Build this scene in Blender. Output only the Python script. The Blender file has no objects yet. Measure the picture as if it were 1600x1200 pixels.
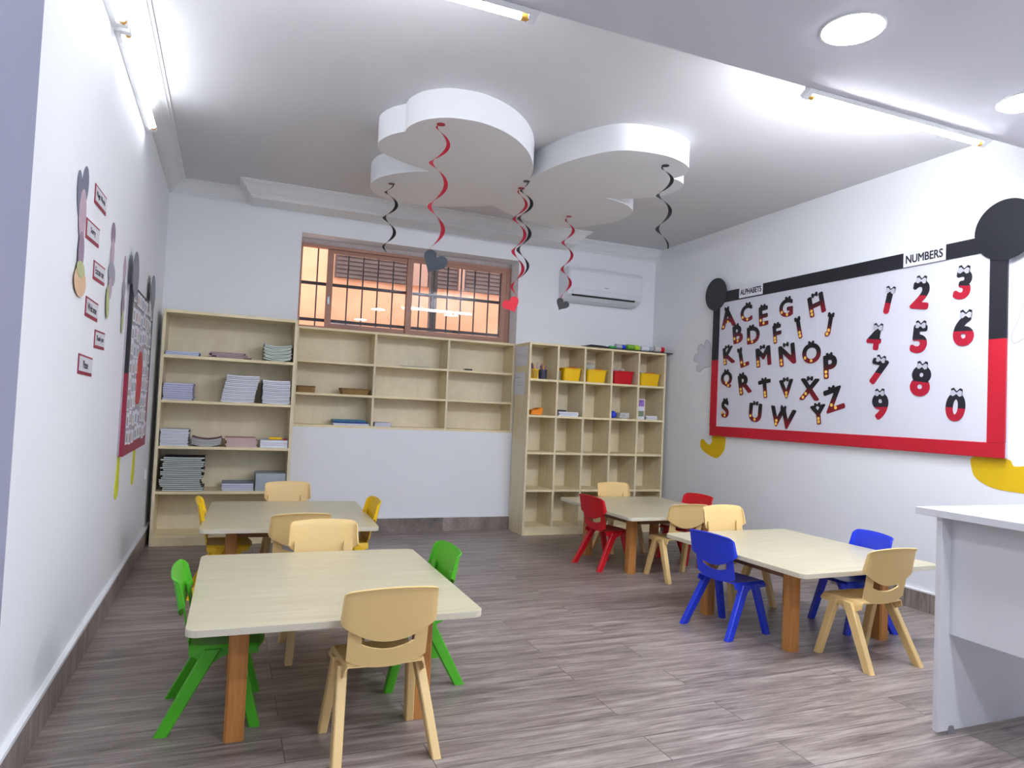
import bpy, bmesh, math, random
from mathutils import Vector, Matrix
random.seed(7)
PI = math.pi
COL = bpy.context.scene.collection
W, H, D = 4.676, 2.90, -0.353          # room width, ceiling height, front plane of the free-standing shelving
SZ, SY = 2.665, -3.885                 # dropped ceiling: underside height and its edge
YB = -8.3                              # wall behind the camera

# ---------------------------------------------------------------- materials
def lin(c):
    return tuple((x/255/12.92 if x/255 <= .04045 else ((x/255+.055)/1.055)**2.4) for x in c) + (1,)
_m = {}
def mat(name, rgb, rough=.5, var=.03, scale=6, bump=0.0, bscale=60, metal=0, spec=.5, stretch=None, coat=0):
    if name in _m: return _m[name]
    m = bpy.data.materials.new(name); m.use_nodes = True
    nt = m.node_tree; b = nt.nodes['Principled BSDF']
    b.inputs['Roughness'].default_value = rough; b.inputs['Metallic'].default_value = metal
    b.inputs['Specular IOR Level'].default_value = spec
    if coat: b.inputs['Coat Weight'].default_value = coat
    tc = nt.nodes.new('ShaderNodeTexCoord'); mp = nt.nodes.new('ShaderNodeMapping')
    nt.links.new(tc.outputs['Object'], mp.inputs[0])
    if stretch: mp.inputs['Scale'].default_value = stretch
    n = nt.nodes.new('ShaderNodeTexNoise'); n.inputs['Scale'].default_value = scale; n.inputs['Detail'].default_value = 5
    nt.links.new(mp.outputs[0], n.inputs['Vector'])
    mx = nt.nodes.new('ShaderNodeMix'); mx.data_type = 'RGBA'
    c = lin(rgb)
    mx.inputs[6].default_value = tuple(max(0, x*(1-var*2)) for x in c[:3]) + (1,)
    mx.inputs[7].default_value = tuple(min(1, x*(1+var*2)) for x in c[:3]) + (1,)
    nt.links.new(n.outputs[0], mx.inputs[0]); nt.links.new(mx.outputs[2], b.inputs['Base Color'])
    if bump:
        n2 = nt.nodes.new('ShaderNodeTexNoise'); n2.inputs['Scale'].default_value = bscale; n2.inputs['Detail'].default_value = 3
        nt.links.new(tc.outputs['Object'], n2.inputs['Vector'])
        bp = nt.nodes.new('ShaderNodeBump'); bp.inputs['Strength'].default_value = bump; bp.inputs['Distance'].default_value = .004
        nt.links.new(n2.outputs[0], bp.inputs['Height']); nt.links.new(bp.outputs[0], b.inputs['Normal'])
    _m[name] = m
    return m
def wood(name, light, dark, stretch=(6, 6, .6), scale=5, rough=.45):
    m = mat(name, light, rough)
    nt = m.node_tree; mp = [n for n in nt.nodes if n.type == 'MAPPING'][0]; mp.inputs['Scale'].default_value = stretch
    n = [n for n in nt.nodes if n.type == 'TEX_NOISE'][0]; n.inputs['Scale'].default_value = scale; n.inputs['Detail'].default_value = 8; n.inputs['Roughness'].default_value = .62
    n.inputs['Distortion'].default_value = .6
    mx = [n for n in nt.nodes if n.type == 'MIX'][0]; mx.inputs[6].default_value = lin(dark); mx.inputs[7].default_value = lin(light)
    mr = nt.nodes.new('ShaderNodeMapRange'); mr.inputs[1].default_value = .33; mr.inputs[2].default_value = .67
    nt.links.new(n.outputs[0], mr.inputs[0]); nt.links.new(mr.outputs[0], mx.inputs[0])
    return m
def emis(name, rgb, s):
    m = bpy.data.materials.new(name); m.use_nodes = True; nt = m.node_tree; nt.nodes.clear()
    e = nt.nodes.new('ShaderNodeEmission'); e.inputs[0].default_value = lin(rgb); e.inputs[1].default_value = s
    o = nt.nodes.new('ShaderNodeOutputMaterial'); nt.links.new(e.outputs[0], o.inputs[0]); return m

M_wall = mat('white_wall_paint', (236, 239, 243), .72, .012, 1.5, .12, 90)
M_ceil = mat('white_ceiling_paint', (214, 214, 217), .8, .01, 1.2, .06, 70)
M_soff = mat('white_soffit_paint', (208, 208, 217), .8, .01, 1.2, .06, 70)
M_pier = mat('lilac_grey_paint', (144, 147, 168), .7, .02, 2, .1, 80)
M_gyp = mat('white_gypsum_paint', (232, 234, 236), .7, .008, 2, .04, 70)
M_trim = mat('white_trim_paint', (232, 234, 236), .55, .01, 3)
M_maple = wood('pale_maple_laminate', (242, 228, 186), (228, 212, 170), (1.2, 9, 1.2), 4)
M_mapleV = wood('pale_maple_laminate_upright', (234, 222, 186), (220, 206, 170), (9, 9, .8), 4)
M_maplein = wood('maple_back_panel', (240, 229, 198), (229, 216, 184), (2, 2, .8), 4)
M_table = wood('pale_table_laminate', (208, 202, 174), (195, 186, 154), (.7, 7, 3), 5, .3)
M_tedge = mat('pale_table_edge', (212, 206, 184), .4)
M_pine = wood('orange_pine', (200, 140, 74), (172, 112, 54), (14, 14, 1.1), 3, .4)
M_apron = wood('brown_apron_wood', (140, 96, 58), (116, 78, 44), (2, 2, 12), 3, .5)
M_beige = mat('beige_plastic', (230, 198, 134), .34, .02, 5, .05, 160)
M_green = mat('green_plastic', (74, 176, 28), .36, .03, 5, .05, 160)
M_yellow = mat('yellow_plastic', (246, 200, 8), .36, .02, 5, .05, 160)
M_red = mat('red_plastic', (204, 14, 32), .34, .02, 5, .05, 160)
M_blue = mat('blue_plastic', (34, 62, 214), .34, .03, 5, .05, 160)
M_desk = mat('white_desk_laminate', (214, 215, 218), .35, .01, 3)
M_black = mat('black_paper', (26, 27, 36), .5, .05, 8)
M_blackgloss = mat('black_card', (32, 33, 40), .3, .05, 4)
M_redpap = mat('red_paper', (190, 20, 44), .5, .05, 3)
M_white = mat('white_paper', (226, 228, 238), .7, .01, 5)
M_boardw = mat('white_board_paper', (214, 216, 228), .6, .015, 2.5)
M_yelpap = mat('yellow_paper', (222, 184, 12), .5, .05, 4)
M_yelneon = mat('neon_yellow_paper', (222, 226, 20), .45, .05, 4)
M_ink = mat('black_ink', (22, 22, 26), .6)
M_grey = mat('grey_plastic', (128, 128, 132), .5)
M_alu = mat('brown_aluminium', (172, 128, 110), .45, .03, 8)
M_iron = mat('dark_iron', (44, 40, 52), .45, .06, 8)
M_ac = mat('white_ac_plastic', (222, 226, 234), .35, .005, 3)
M_brass = mat('yellow_end_cap', (214, 158, 60), .35, .04, 10)
M_tube = emis('tube_glow', (246, 249, 255), 34)
M_tubeM = emis('tube_glow_medium', (246, 249, 255), 11)
M_tubeL = emis('tube_glow_dim', (246, 249, 255), 3.6)
M_disc = emis('panel_glow', (240, 244, 255), 28)
M_steel = mat('steel', (150, 150, 155), .3, .02, 8, metal=1)

def floor_mat():
    m = bpy.data.materials.new('grey_vinyl_planks'); m.use_nodes = True; nt = m.node_tree; b = nt.nodes['Principled BSDF']
    tc = nt.nodes.new('ShaderNodeTexCoord')
    br = nt.nodes.new('ShaderNodeTexBrick'); br.offset = .37
    br.inputs['Scale'].default_value = 1; br.inputs['Brick Width'].default_value = 1.22; br.inputs['Row Height'].default_value = .178
    br.inputs['Mortar Size'].default_value = .0016; br.inputs['Mortar Smooth'].default_value = .1; br.inputs['Bias'].default_value = -.1
    br.inputs['Color1'].default_value = (.25, .25, .25, 1); br.inputs['Color2'].default_value = (.8, .8, .8, 1); br.inputs['Mortar'].default_value = (.0, .0, .0, 1)
    nt.links.new(tc.outputs['Object'], br.inputs['Vector'])
    def noise(sc, scale, det=8, dist=.0):
        mp = nt.nodes.new('ShaderNodeMapping'); mp.inputs['Scale'].default_value = sc
        va = nt.nodes.new('ShaderNodeVectorMath'); va.operation = 'MULTIPLY_ADD'
        va.inputs[1].default_value = (7, 3, 5); nt.links.new(br.outputs['Color'], va.inputs[0]); nt.links.new(tc.outputs['Object'], va.inputs[2])
        nt.links.new(va.outputs[0], mp.inputs[0])
        n = nt.nodes.new('ShaderNodeTexNoise'); n.inputs['Scale'].default_value = scale; n.inputs['Detail'].default_value = det; n.inputs['Roughness'].default_value = .65; n.inputs['Distortion'].default_value = dist
        nt.links.new(mp.outputs[0], n.inputs['Vector']); return n
    n1 = noise((.9, 9, 1), 2.6, 9, .5); n2 = noise((2.5, 46, 1), 3, 5)
    r = nt.nodes.new('ShaderNodeValToRGB'); cr = r.color_ramp
    cr.elements[0].position = .34; cr.elements[0].color = lin((84, 75, 72)); cr.elements[1].position = .66; cr.elements[1].color = lin((174, 163, 156))
    e = cr.elements.new(.5); e.color = lin((134, 122, 117))
    a = nt.nodes.new('ShaderNodeMath'); a.operation = 'MULTIPLY_ADD'; a.inputs[1].default_value = .35
    nt.links.new(n2.outputs[0], a.inputs[0])
    s = nt.nodes.new('ShaderNodeMath'); s.operation = 'MULTIPLY'; s.inputs[1].default_value = .68; nt.links.new(n1.outputs[0], s.inputs[0]); nt.links.new(s.outputs[0], a.inputs[2])
    a2 = nt.nodes.new('ShaderNodeMath'); a2.operation = 'MULTIPLY_ADD'; a2.inputs[1].default_value = .09; nt.links.new(br.outputs['Color'], a2.inputs[0]); nt.links.new(a.outputs[0], a2.inputs[2])
    a3 = nt.nodes.new('ShaderNodeMath'); a3.operation = 'SUBTRACT'; a3.inputs[1].default_value = .045; nt.links.new(a2.outputs[0], a3.inputs[0])
    nt.links.new(a3.outputs[0], r.inputs[0])
    mx = nt.nodes.new('ShaderNodeMix'); mx.data_type = 'RGBA'; mx.inputs[7].default_value = lin((78, 70, 69))
    nt.links.new(br.outputs['Fac'], mx.inputs[0]); nt.links.new(r.outputs[0], mx.inputs[6]); nt.links.new(mx.outputs[2], b.inputs['Base Color'])
    b.inputs['Roughness'].default_value = .36
    bp = nt.nodes.new('ShaderNodeBump'); bp.inputs['Strength'].default_value = .12; bp.inputs['Distance'].default_value = .003
    nt.links.new(n2.outputs[0], bp.inputs['Height']); nt.links.new(bp.outputs[0], b.inputs['Normal'])
    return m
M_floor = floor_mat()
def glass_mat():
    m = bpy.data.materials.new('window_glass'); m.use_nodes = True; nt = m.node_tree; nt.nodes.clear()
    t = nt.nodes.new('ShaderNodeBsdfTransparent'); t.inputs[0].default_value = (.97, .98, .97, 1)
    g = nt.nodes.new('ShaderNodeBsdfGlossy'); g.inputs['Roughness'].default_value = .01
    f = nt.nodes.new('ShaderNodeFresnel'); f.inputs[0].default_value = 1.5
    mx = nt.nodes.new('ShaderNodeMixShader'); o = nt.nodes.new('ShaderNodeOutputMaterial')
    nt.links.new(f.outputs[0], mx.inputs[0]); nt.links.new(t.outputs[0], mx.inputs[1]); nt.links.new(g.outputs[0], mx.inputs[2]); nt.links.new(mx.outputs[0], o.inputs[0])
    return m
M_glass = glass_mat()
def frosted():
    m = bpy.data.materials.new('clear_plastic'); m.use_nodes = True; b = m.node_tree.nodes['Principled BSDF']
    b.inputs['Base Color'].default_value = (.8, .86, .84, 1); b.inputs['Alpha'].default_value = .35; b.inputs['Roughness'].default_value = .1
    return m
M_clear = frosted()
def split_mat(name, top, bot, thr, soft=.004):
    m = mat(name, top, .5)
    nt = m.node_tree; b = nt.nodes['Principled BSDF']; tc = [n for n in nt.nodes if n.type == 'TEX_COORD'][0]
    sp = nt.nodes.new('ShaderNodeSeparateXYZ'); nt.links.new(tc.outputs['Object'], sp.inputs[0])
    mr = nt.nodes.new('ShaderNodeMapRange'); mr.inputs[1].default_value = thr-soft; mr.inputs[2].default_value = thr+soft
    nt.links.new(sp.outputs['Y'], mr.inputs[0])
    mx = nt.nodes.new('ShaderNodeMix'); mx.data_type = 'RGBA'; mx.inputs[6].default_value = lin(bot)
    old = b.inputs['Base Color'].links[0].from_socket
    nt.links.new(mr.outputs[0], mx.inputs[0]); nt.links.new(old, mx.inputs[7]); nt.links.new(mx.outputs[2], b.inputs['Base Color'])
    return m
M_letter = split_mat('black_over_dark_red_card', (22, 20, 26), (128, 12, 36), -.012, .03)
M_digit = split_mat('black_over_red_card', (28, 28, 38), (176, 20, 48), -.006, .001)

# ---------------------------------------------------------------- mesh helpers
def tag(o, label=None, cat=None, group=None, kind=None):
    if label: o['label'] = label
    if cat: o['category'] = cat
    if group: o['group'] = group
    if kind: o['kind'] = kind
    return o
def obj(name, bm, m, parent=None, smooth=False, bevel=0, loc=None, mats=None, rot=None):
    me = bpy.data.meshes.new(name); bm.to_mesh(me); bm.free()
    for x in (mats or [m]): me.materials.append(x)
    o = bpy.data.objects.new(name, me); COL.objects.link(o)
    if smooth:
        for p in me.polygons: p.use_smooth = True
        try: me.set_sharp_from_angle(angle=math.radians(40))
        except Exception: pass
    if bevel:
        md = o.modifiers.new('bevel', 'BEVEL'); md.width = bevel; md.segments = 2; md.limit_method = 'ANGLE'; md.angle_limit = math.radians(50)
    if parent: o.parent = parent
    if loc: o.location = loc
    if rot is not None: o.rotation_euler = (0, 0, rot)
    return o
def empty(name, loc, rz=0, label=None, cat=None, group=None, kind=None):
    o = bpy.data.objects.new(name, None); COL.objects.link(o); o.location = loc; o.rotation_euler = (0, 0, rz); o.empty_display_size = .05
    return tag(o, label, cat, group, kind)
def box(bm, x0, x1, y0, y1, z0, z1, mi=0):
    v = [bm.verts.new(p) for p in ((x0,y0,z0),(x1,y0,z0),(x1,y1,z0),(x0,y1,z0),(x0,y0,z1),(x1,y0,z1),(x1,y1,z1),(x0,y1,z1))]
    for f in ((0,3,2,1),(4,5,6,7),(0,1,5,4),(1,2,6,5),(2,3,7,6),(3,0,4,7)):
        bm.faces.new([v[i] for i in f]).material_index = mi
    return bm
def B(*a): return box(bmesh.new(), *a)
def prism(bm, pts, z0, z1, mi=0):
    """polygon in xy, extruded along z"""
    a = [bm.verts.new((x, y, z0)) for x, y in pts]; b = [bm.verts.new((x, y, z1)) for x, y in pts]; n = len(pts)
    bm.faces.new(list(reversed(a))).material_index = mi; bm.faces.new(b).material_index = mi
    for i in range(n): bm.faces.new((a[i], a[(i+1) % n], b[(i+1) % n], b[i])).material_index = mi
    bmesh.ops.recalc_face_normals(bm, faces=bm.faces[:]); return bm
def lathe(bm, prof, n=20, axis='z', c=(0,0,0), mi=0):
    rings = []
    for r, h in prof:
        ring = []
        for i in range(n):
            a = 2*PI*i/n; p = (r*math.cos(a), r*math.sin(a), h)
            if axis == 'x': p = (h, p[0], p[1])
            if axis == 'y': p = (p[0], h, p[1])
            ring.append(bm.verts.new((p[0]+c[0], p[1]+c[1], p[2]+c[2])))
        rings.append(ring)
    for a, b in zip(rings, rings[1:]):
        for i in range(n): bm.faces.new((a[i], a[(i+1) % n], b[(i+1) % n], b[i])).material_index = mi
    bm.faces.new(rings[0]).material_index = mi; bm.faces.new(rings[-1]).material_index = mi
    bmesh.ops.recalc_face_normals(bm, faces=bm.faces[:]); return bm
def tube(bm, pts, r, n=6):
    pts = [Vector(p) for p in pts]; rings = []
    for i, p in enumerate(pts):
        t = (pts[min(i+1, len(pts)-1)] - pts[max(i-1, 0)]).normalized()
        u = t.cross(Vector((0, 0, 1))) if abs(t.z) < .9 else t.cross(Vector((1, 0, 0)))
        u.normalize(); w = t.cross(u)
        rings.append([bm.verts.new(p + u*r*math.cos(2*PI*k/n) + w*r*math.sin(2*PI*k/n)) for k in range(n)])
    for a, b in zip(rings, rings[1:]):
        for k in range(n): bm.faces.new((a[k], a[(k+1) % n], b[(k+1) % n], b[k]))
    bm.faces.new(rings[0]); bm.faces.new(rings[-1]); bmesh.ops.recalc_face_normals(bm, faces=bm.faces[:]); return bm
def grid(bm, nu, nv, fn):
    g = [[bm.verts.new(fn(i/nu, j/nv)) for i in range(nu+1)] for j in range(nv+1)]
    for j in range(nv):
        for i in range(nu): bm.faces.new((g[j][i], g[j][i+1], g[j+1][i+1], g[j+1][i]))
    return bm
def thicken(bm, t):
    bmesh.ops.remove_doubles(bm, verts=bm.verts[:], dist=.0004)
    bmesh.ops.recalc_face_normals(bm, faces=bm.faces[:])
    bmesh.ops.solidify(bm, geom=bm.faces[:], thickness=t); return bm
def copy_tree(o, parent=None):
    c = o.copy(); COL.objects.link(c)
    if parent:
        c.parent = parent
    for ch in list(o.children): copy_tree(ch, c)
    return c
def place(o, origin, side):
    """side 'R': on the right-hand wall facing -X; 'L': on the left-hand wall facing +X; local x = reading direction, y = up, z = out"""
    X, Y, Z = ((0,-1,0), (0,0,1), (-1,0,0)) if side == 'R' else ((0,1,0), (0,0,1), (1,0,0))
    m = Matrix.Identity(4)
    for i in range(3): m[i][0], m[i][1], m[i][2] = X[i], Y[i], Z[i]
    o.matrix_world = Matrix.Translation(origin) @ m
    return o
def text_bm(s, h, depth, bold=.0, center=True, width=None):
    cu = bpy.data.curves.new('t', 'FONT'); cu.body = s; cu.extrude = .02; cu.offset = bold; cu.resolution_u = 6
    cu.offset = 0; cu.align_x = 'CENTER'; o = bpy.data.objects.new('t', cu); COL.objects.link(o)
    bpy.context.view_layer.update()
    me = bpy.data.meshes.new_from_object(o.evaluated_get(bpy.context.evaluated_depsgraph_get()))
    bpy.data.objects.remove(o); bpy.data.curves.remove(cu)
    bm = bmesh.new(); bm.from_mesh(me); bpy.data.meshes.remove(me)
    xs = [v.co.x for v in bm.verts]; ys = [v.co.y for v in bm.verts]
    k = h/(max(ys)-min(ys)); kx = k if width is None else width/(max(xs)-min(xs)); cx = (max(xs)+min(xs))/2; cy = (max(ys)+min(ys))/2
    for v in bm.verts: v.co = Vector(((v.co.x-cx)*kx, (v.co.y-cy)*k, (v.co.z+.02)/.04*depth))
    if bold:
        me = bpy.data.meshes.new('t'); bm.to_mesh(me); r = bold*h; sx = max(.5, 1-2*r/max(1e-6, (max(v.co.x for v in bm.verts)-min(v.co.x for v in bm.verts)))); bm.free(); bm = bmesh.new()
        for k in range(12):
            a = 2*PI*k/12; n0 = len(bm.verts); bm.from_mesh(me); bm.verts.ensure_lookup_table()
            for v in bm.verts[n0:]: v.co.x = v.co.x*sx+r*math.cos(a); v.co.y = v.co.y*(1-2*bold)+r*math.sin(a); v.co.z += k*.00001
        bpy.data.meshes.remove(me)
    return bm

# ---------------------------------------------------------------- the room
def struct(name, bm, m, **k): return tag(obj(name, bm, m, **k), kind='structure')
struct('floor', B(-.3, W+.3, YB-.2, .25, -.1, 0), M_floor)
struct('ceiling', B(-.3, W+.3, SY-.02, .25, H, H+.1), M_ceil)
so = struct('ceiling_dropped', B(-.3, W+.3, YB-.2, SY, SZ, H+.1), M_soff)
struct('wall_left', B(-.3, 0, YB-.2, .25, 0, H), M_wall)
struct('wall_right', B(W, W+.3, YB-.2, .25, 0, H), M_wall)
struct('wall_rear', B(0, W, YB-.2, YB, 0, SZ), M_wall)
X0, X1, ZN0, ZN1 = 1.050, 3.103, .929, 2.615
bm = B(0, X0, 0, .3, 0, H); box(bm, X1, W, 0, .3, 0, H); box(bm, X0, X1, 0, .3, 0, ZN0); box(bm, X0, X1, 0, .3, ZN1, H)
box(bm, X0, X1, .27, .3, ZN0, 1.80)
struct('wall_back', bm, M_wall)
bm = bmesh.new(); grid(bm, 60, 2, lambda u, v: (X0+u*(X1-X0), .235-.03*v, (ZN1 if v > .9 else 2.572+random.uniform(-.004, .010)-.0*v) if v > .4 else 2.56))
struct('trim_1', thicken(bm, .004), mat('rough_plaster', (196, 186, 184), .85, .12, 40, .5, 50))
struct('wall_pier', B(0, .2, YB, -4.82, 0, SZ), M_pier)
# skirting
def skirt(name, pts0, pts1, h=.13):
    b = bmesh.new(); (x0, y0), (x1, y1) = pts0, pts1
    box(b, min(x0,x1), max(x0,x1), min(y0,y1), max(y0,y1), 0, h-.012, 0)
    return b
bm = B(0, .016, -4.82, 0, 0, .128, 0); box(bm, 0, .020, -4.82, 0, .128, .142, 1)
tag(obj('baseboard_left', bm, None, mats=[M_floor, M_trim]), kind='structure')
bm = B(W-.016, W, YB, 0, 0, .118, 0); box(bm, W-.019, W, YB, 0, .118, .128, 1)
tag(obj('baseboard_right', bm, None, mats=[M_floor, M_trim]), kind='structure')
bm = B(.02, W-.02, -.014, 0, 0, .124, 0); box(bm, .02, W-.02, -.018, 0, .124, .134, 1)
tag(obj('baseboard_back', bm, None, mats=[M_floor, M_trim]), kind='structure')
# cornice mouldings: profile (out from wall, down from ceiling)
prof = [(0, 0), (.122, 0), (.122, .010), (.106, .012), (.106, .020), (.094, .022), (.078, .032), (.060, .050), (.044, .068), (.030, .080), (.022, .084), (.022, .092), (.012, .094), (.012, .104), (0, .104)]
def mould(name, a, b_, out, pr_=prof, top=H, m=None):
    bmm = bmesh.new(); A = Vector(a+(0,)); Bv = Vector(b_+(0,)); o3 = Vector(out+(0,)); r = []
    for P in (A, Bv): r.append([bmm.verts.new((P + o3*d) + Vector((0, 0, top-z))) for d, z in pr_])
    n = len(pr_)
    for i in range(n): bmm.faces.new((r[0][i], r[0][(i+1) % n], r[1][(i+1) % n], r[1][i]))
    bmm.faces.new(r[0]); bmm.faces.new(r[1]); bmesh.ops.recalc_face_normals(bmm, faces=bmm.faces[:])
    return struct(name, bmm, m or M_trim)
mould('trim_2', (0, 0), (0, SY), (1, 0))
mould('trim_3', (.0, 0), (.60, 0), (0, -1))
mould('trim_4', (3.62, 0), (W, 0), (0, -1))
# curtain pelmet above the window: a box with the same moulding round its front
PF = -.27
bm = B(.62, 3.60, PF, 0, H-.115, H)
def ring_mould(bmm):
    pts = prof
    x0, x1 = .62, 3.60
    loops = []
    for (cx, cy, ox, oy) in ((x0, 0, -1, 0), (x0, PF, -1, -1), (x1, PF, 1, -1), (x1, 0, 1, 0)):
        loops.append([bmm.verts.new((cx+ox*d*.78, cy+oy*d, H-z)) for d, z in pts])
    n = len(pts)
    for a, b2 in zip(loops, loops[1:]):
        for i in range(n): bmm.faces.new((a[i], a[(i+1) % n], b2[(i+1) % n], b2[i]))
    bmm.faces.new(loops[0]); bmm.faces.new(loops[-1])
    bmesh.ops.recalc_face_normals(bmm, faces=bmm.faces[:])
ring_mould(bm)
struct('trim_5', bm, M_trim)

# butterfly-shaped gypsum drop panel
def crv(pts, n=6):
    out = []; N = len(pts)
    for i in range(N):
        p0, p1, p2, p3 = pts[(i-1) % N], pts[i], pts[(i+1) % N], pts[(i+2) % N]
        s1 = len(p1) > 2; s2 = len(p2) > 2      # notch points stay sharp
        m1 = (0, 0) if s1 else ((p2[0]-p0[0])/2, (p2[1]-p0[1])/2)
        m2 = (0, 0) if s2 else ((p3[0]-p1[0])/2, (p3[1]-p1[1])/2)
        if s1: m1 = ((p2[0]-p1[0])*.8, (p2[1]-p1[1])*.8)
        if s2: m2 = ((p2[0]-p1[0])*.8, (p2[1]-p1[1])*.8)
        for k in range(n):
            t = k/n; h00 = 2*t**3-3*t*t+1; h10 = t**3-2*t*t+t; h01 = -2*t**3+3*t*t; h11 = t**3-t*t
            out.append(tuple(h00*p1[q]+h10*m1[q]+h01*p2[q]+h11*m2[q] for q in (0, 1)))
    return out
bf = [(2.352,-1.955,1),(2.29,-2.15),(2.15,-2.385),(1.972,-2.56),(1.781,-2.65),(1.632,-2.650),(1.533,-2.612),(1.447,-2.528),(1.402,-2.416),(1.397,-2.325,1),
      (1.335,-2.24),(1.296,-2.12),(1.300,-2.02),(1.34,-1.935),(1.41,-1.877),(1.557,-1.795),(1.722,-1.742,1),(1.59,-1.655),(1.46,-1.50),(1.405,-1.33),(1.42,-1.15),(1.52,-1.0),(1.70,-.93),(1.92,-.95),(2.12,-1.04),(2.36,-1.22,1),
      (2.60,-1.04),(2.80,-.95),(3.02,-.93),(3.2,-1.0),(3.32,-1.15),(3.40,-1.34),(3.395,-1.55),(3.35,-1.66),(3.198,-1.782),(3.005,-1.831,1),
      (3.16,-1.90),(3.28,-1.99),(3.345,-2.10),(3.36,-2.22),(3.327,-2.34),(3.255,-2.396),(3.188,-2.417,1),(3.212,-2.50),(3.19,-2.575),(3.140,-2.645),(3.04,-2.70),(2.913,-2.732),(2.74,-2.718),(2.601,-2.652),(2.483,-2.47),(2.405,-2.25)]
PZ = 2.735
struct('ceiling_butterfly_panel', prism(bmesh.new(), crv(bf, 5), PZ, H), M_gyp, smooth=True)

# ---------------------------------------------------------------- lights
def tube_light(name, p0, p1, normal, label, glow=None):
    """batten fixed to a surface; the tube stands off by 35 mm along the normal"""
    P0, P1 = Vector(p0), Vector(p1); L = (P1-P0).length; t = (P1-P0).normalized(); n = Vector(normal).normalized(); u = t.cross(n)
    r = empty(name, p0, 0, label, 'light', 'tube lights')
    R = Matrix((t, u, n)).transposed().to_4x4(); r.matrix_world = Matrix.Translation(P0) @ R
    obj('batten', B(0, L, -.018, .018, 0, .022), M_trim, r)
    bt = bmesh.new(); lathe(bt, [(.0125, .035), (.0135, .04), (.0135, L-.04), (.0125, L-.035)], 16, 'x', (0, 0, .045)); obj('tube', bt, glow or M_tube, r, smooth=True)
    for a, b in ((.0, .035), (L-.035, L)):
        be = bmesh.new(); box(be, a, b, -.014, .014, .018, .060); obj('lamp_holder', be, M_trim, r, bevel=.003)
    for a, b in ((.028, .060), (L-.060, L-.028)):
        be = bmesh.new(); lathe(be, [(.0145, a), (.0145, b)], 16, 'x', (0, 0, .045)); obj('end_cap', be, M_brass, r, smooth=True)
    return r
tube_light('tube_light', (2.885, SY, SZ+.010), (4.125, SY, SZ+.010), (0, .84, -.54), 'white glowing tube light on the edge of the dropped ceiling, near the right wall')
tube_light('tube_light', (.31, SY, SZ+.010), (1.545, SY, SZ+.010), (0, .84, -.54), 'glowing tube light on the dropped ceiling edge, cut by the top of the photo', M_tubeM)
tube_light('tube_light', (0, -2.905, 2.71), (0, -1.69, 2.71), (1, 0, 0), 'glowing tube light along the left wall just below the cornice', M_tubeL)
tube_light('tube_light', (0, -4.15, 2.665), (0, -2.955, 2.70), (1, 0, 0), 'glowing tube light on the left wall, leaving through the top of the photo', M_tubeL)
def wire(bm_): return bm_
for i, (x, y) in enumerate([(2.665, -4.315), (3.835, -4.23), (1.62, -5.9), (2.665, -5.9), (1.62, -7.3), (2.665, -7.3), (3.8, -7.3)]):  # all after the first two are unseen, added behind the camera as fill
    r = empty('ceiling_downlight', (x, y, SZ), 0, ['large round glowing downlight in the dropped ceiling', 'round glowing downlight cut by the right edge of the photo'][i] if i < 2 else 'unseen round downlight added behind the camera as fill light', 'light', 'round downlights')
    bm = bmesh.new(); lathe(bm, [(.118, 0), (.118, -.003), (.113, -.005), (.109, -.005), (.109, 0)], 48); obj('rim', bm, M_trim, r, smooth=True)
    bm = bmesh.new(); lathe(bm, [(.108, -.001), (.108, -.0065)], 48); obj('diffuser', bm, M_disc, r)

# ---------------------------------------------------------------- window and what is outside
FY0, FY1 = .19, .25
wz0, wz1 = 1.802, 2.572
r = empty('window_1', (0, 0, 0), kind='structure')
bm = B(1.052, 1.082, FY0, FY1, wz0, wz1); box(bm, 3.055, 3.101, FY0, FY1, wz0, wz1); box(bm, 1.082, 3.055, FY0, FY1, wz1-.028, wz1); box(bm, 1.082, 3.055, FY0, FY1, wz0, wz0+.03)
obj('window_frame', bm, M_alu, r, bevel=.002)
def sash(x0, x1, y, st=.055):
    b = B(x0, x0+st, y, y+.026, wz0+.028, wz1-.028); box(b, x1-st, x1, y, y+.026, wz0+.028, wz1-.028); box(b, x0+st, x1-st, y, y+.026, wz1-.06, wz1-.028); box(b, x0+st, x1-st, y, y+.026, wz0+.03, wz0+.065)
    s = obj('sash', b, M_alu, r, bevel=.002)
    obj('pane', B(x0+st, x1-st, y+.010, y+.014, wz0+.065, wz1-.06), M_glass, s)
    return s
s1 = sash(1.305, 2.105, .222); s2 = sash(2.045, 3.055, .195, .05)
obj('latch', B(1.318, 1.338, .212, .222, 2.04, 2.11), M_steel, s1)
gr = empty('window_grille', (0, 0, 0), 0, 'dark iron security bars outside the window', 'window bars')
bm = bmesh.new()
for x in (1.228, 1.36, 1.505, 1.645, 1.785, 1.930, 2.065, 2.195, 2.335, 2.475, 2.615, 2.757, 2.905, 3.03): box(bm, x-.006, x+.006, .300, .312, 1.82, 2.60)
obj('vertical_bars', bm, M_iron, gr)
for z in (2.235, 1.90): obj('flat_bar', B(1.05, 3.11, .296, .316, z-.016, z+.012), M_iron, gr)
tag(obj('steel_post', B(2.39, 2.46, .62, .69, 0, 3.2), mat('dark_grey_steel', (78, 72, 74), .5)), 'dark grey upright post outside the window', 'post')
M_orange = mat('orange_plaster', (222, 158, 120), .9, .16, 3.5, .4, 25)
tag(obj('neighbour_wall', B(-2.5, 8.5, 1.6, 1.9, -1, 6), M_orange), kind='structure')
sh = empty('roller_shutter', (1.545, 1.6, 2.535), 0, 'weathered brown louvred shutters on the orange wall outside the window', 'shutter')
M_shut = mat('weathered_brown_shutter', (92, 70, 64), .7, .25, 14)
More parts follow.
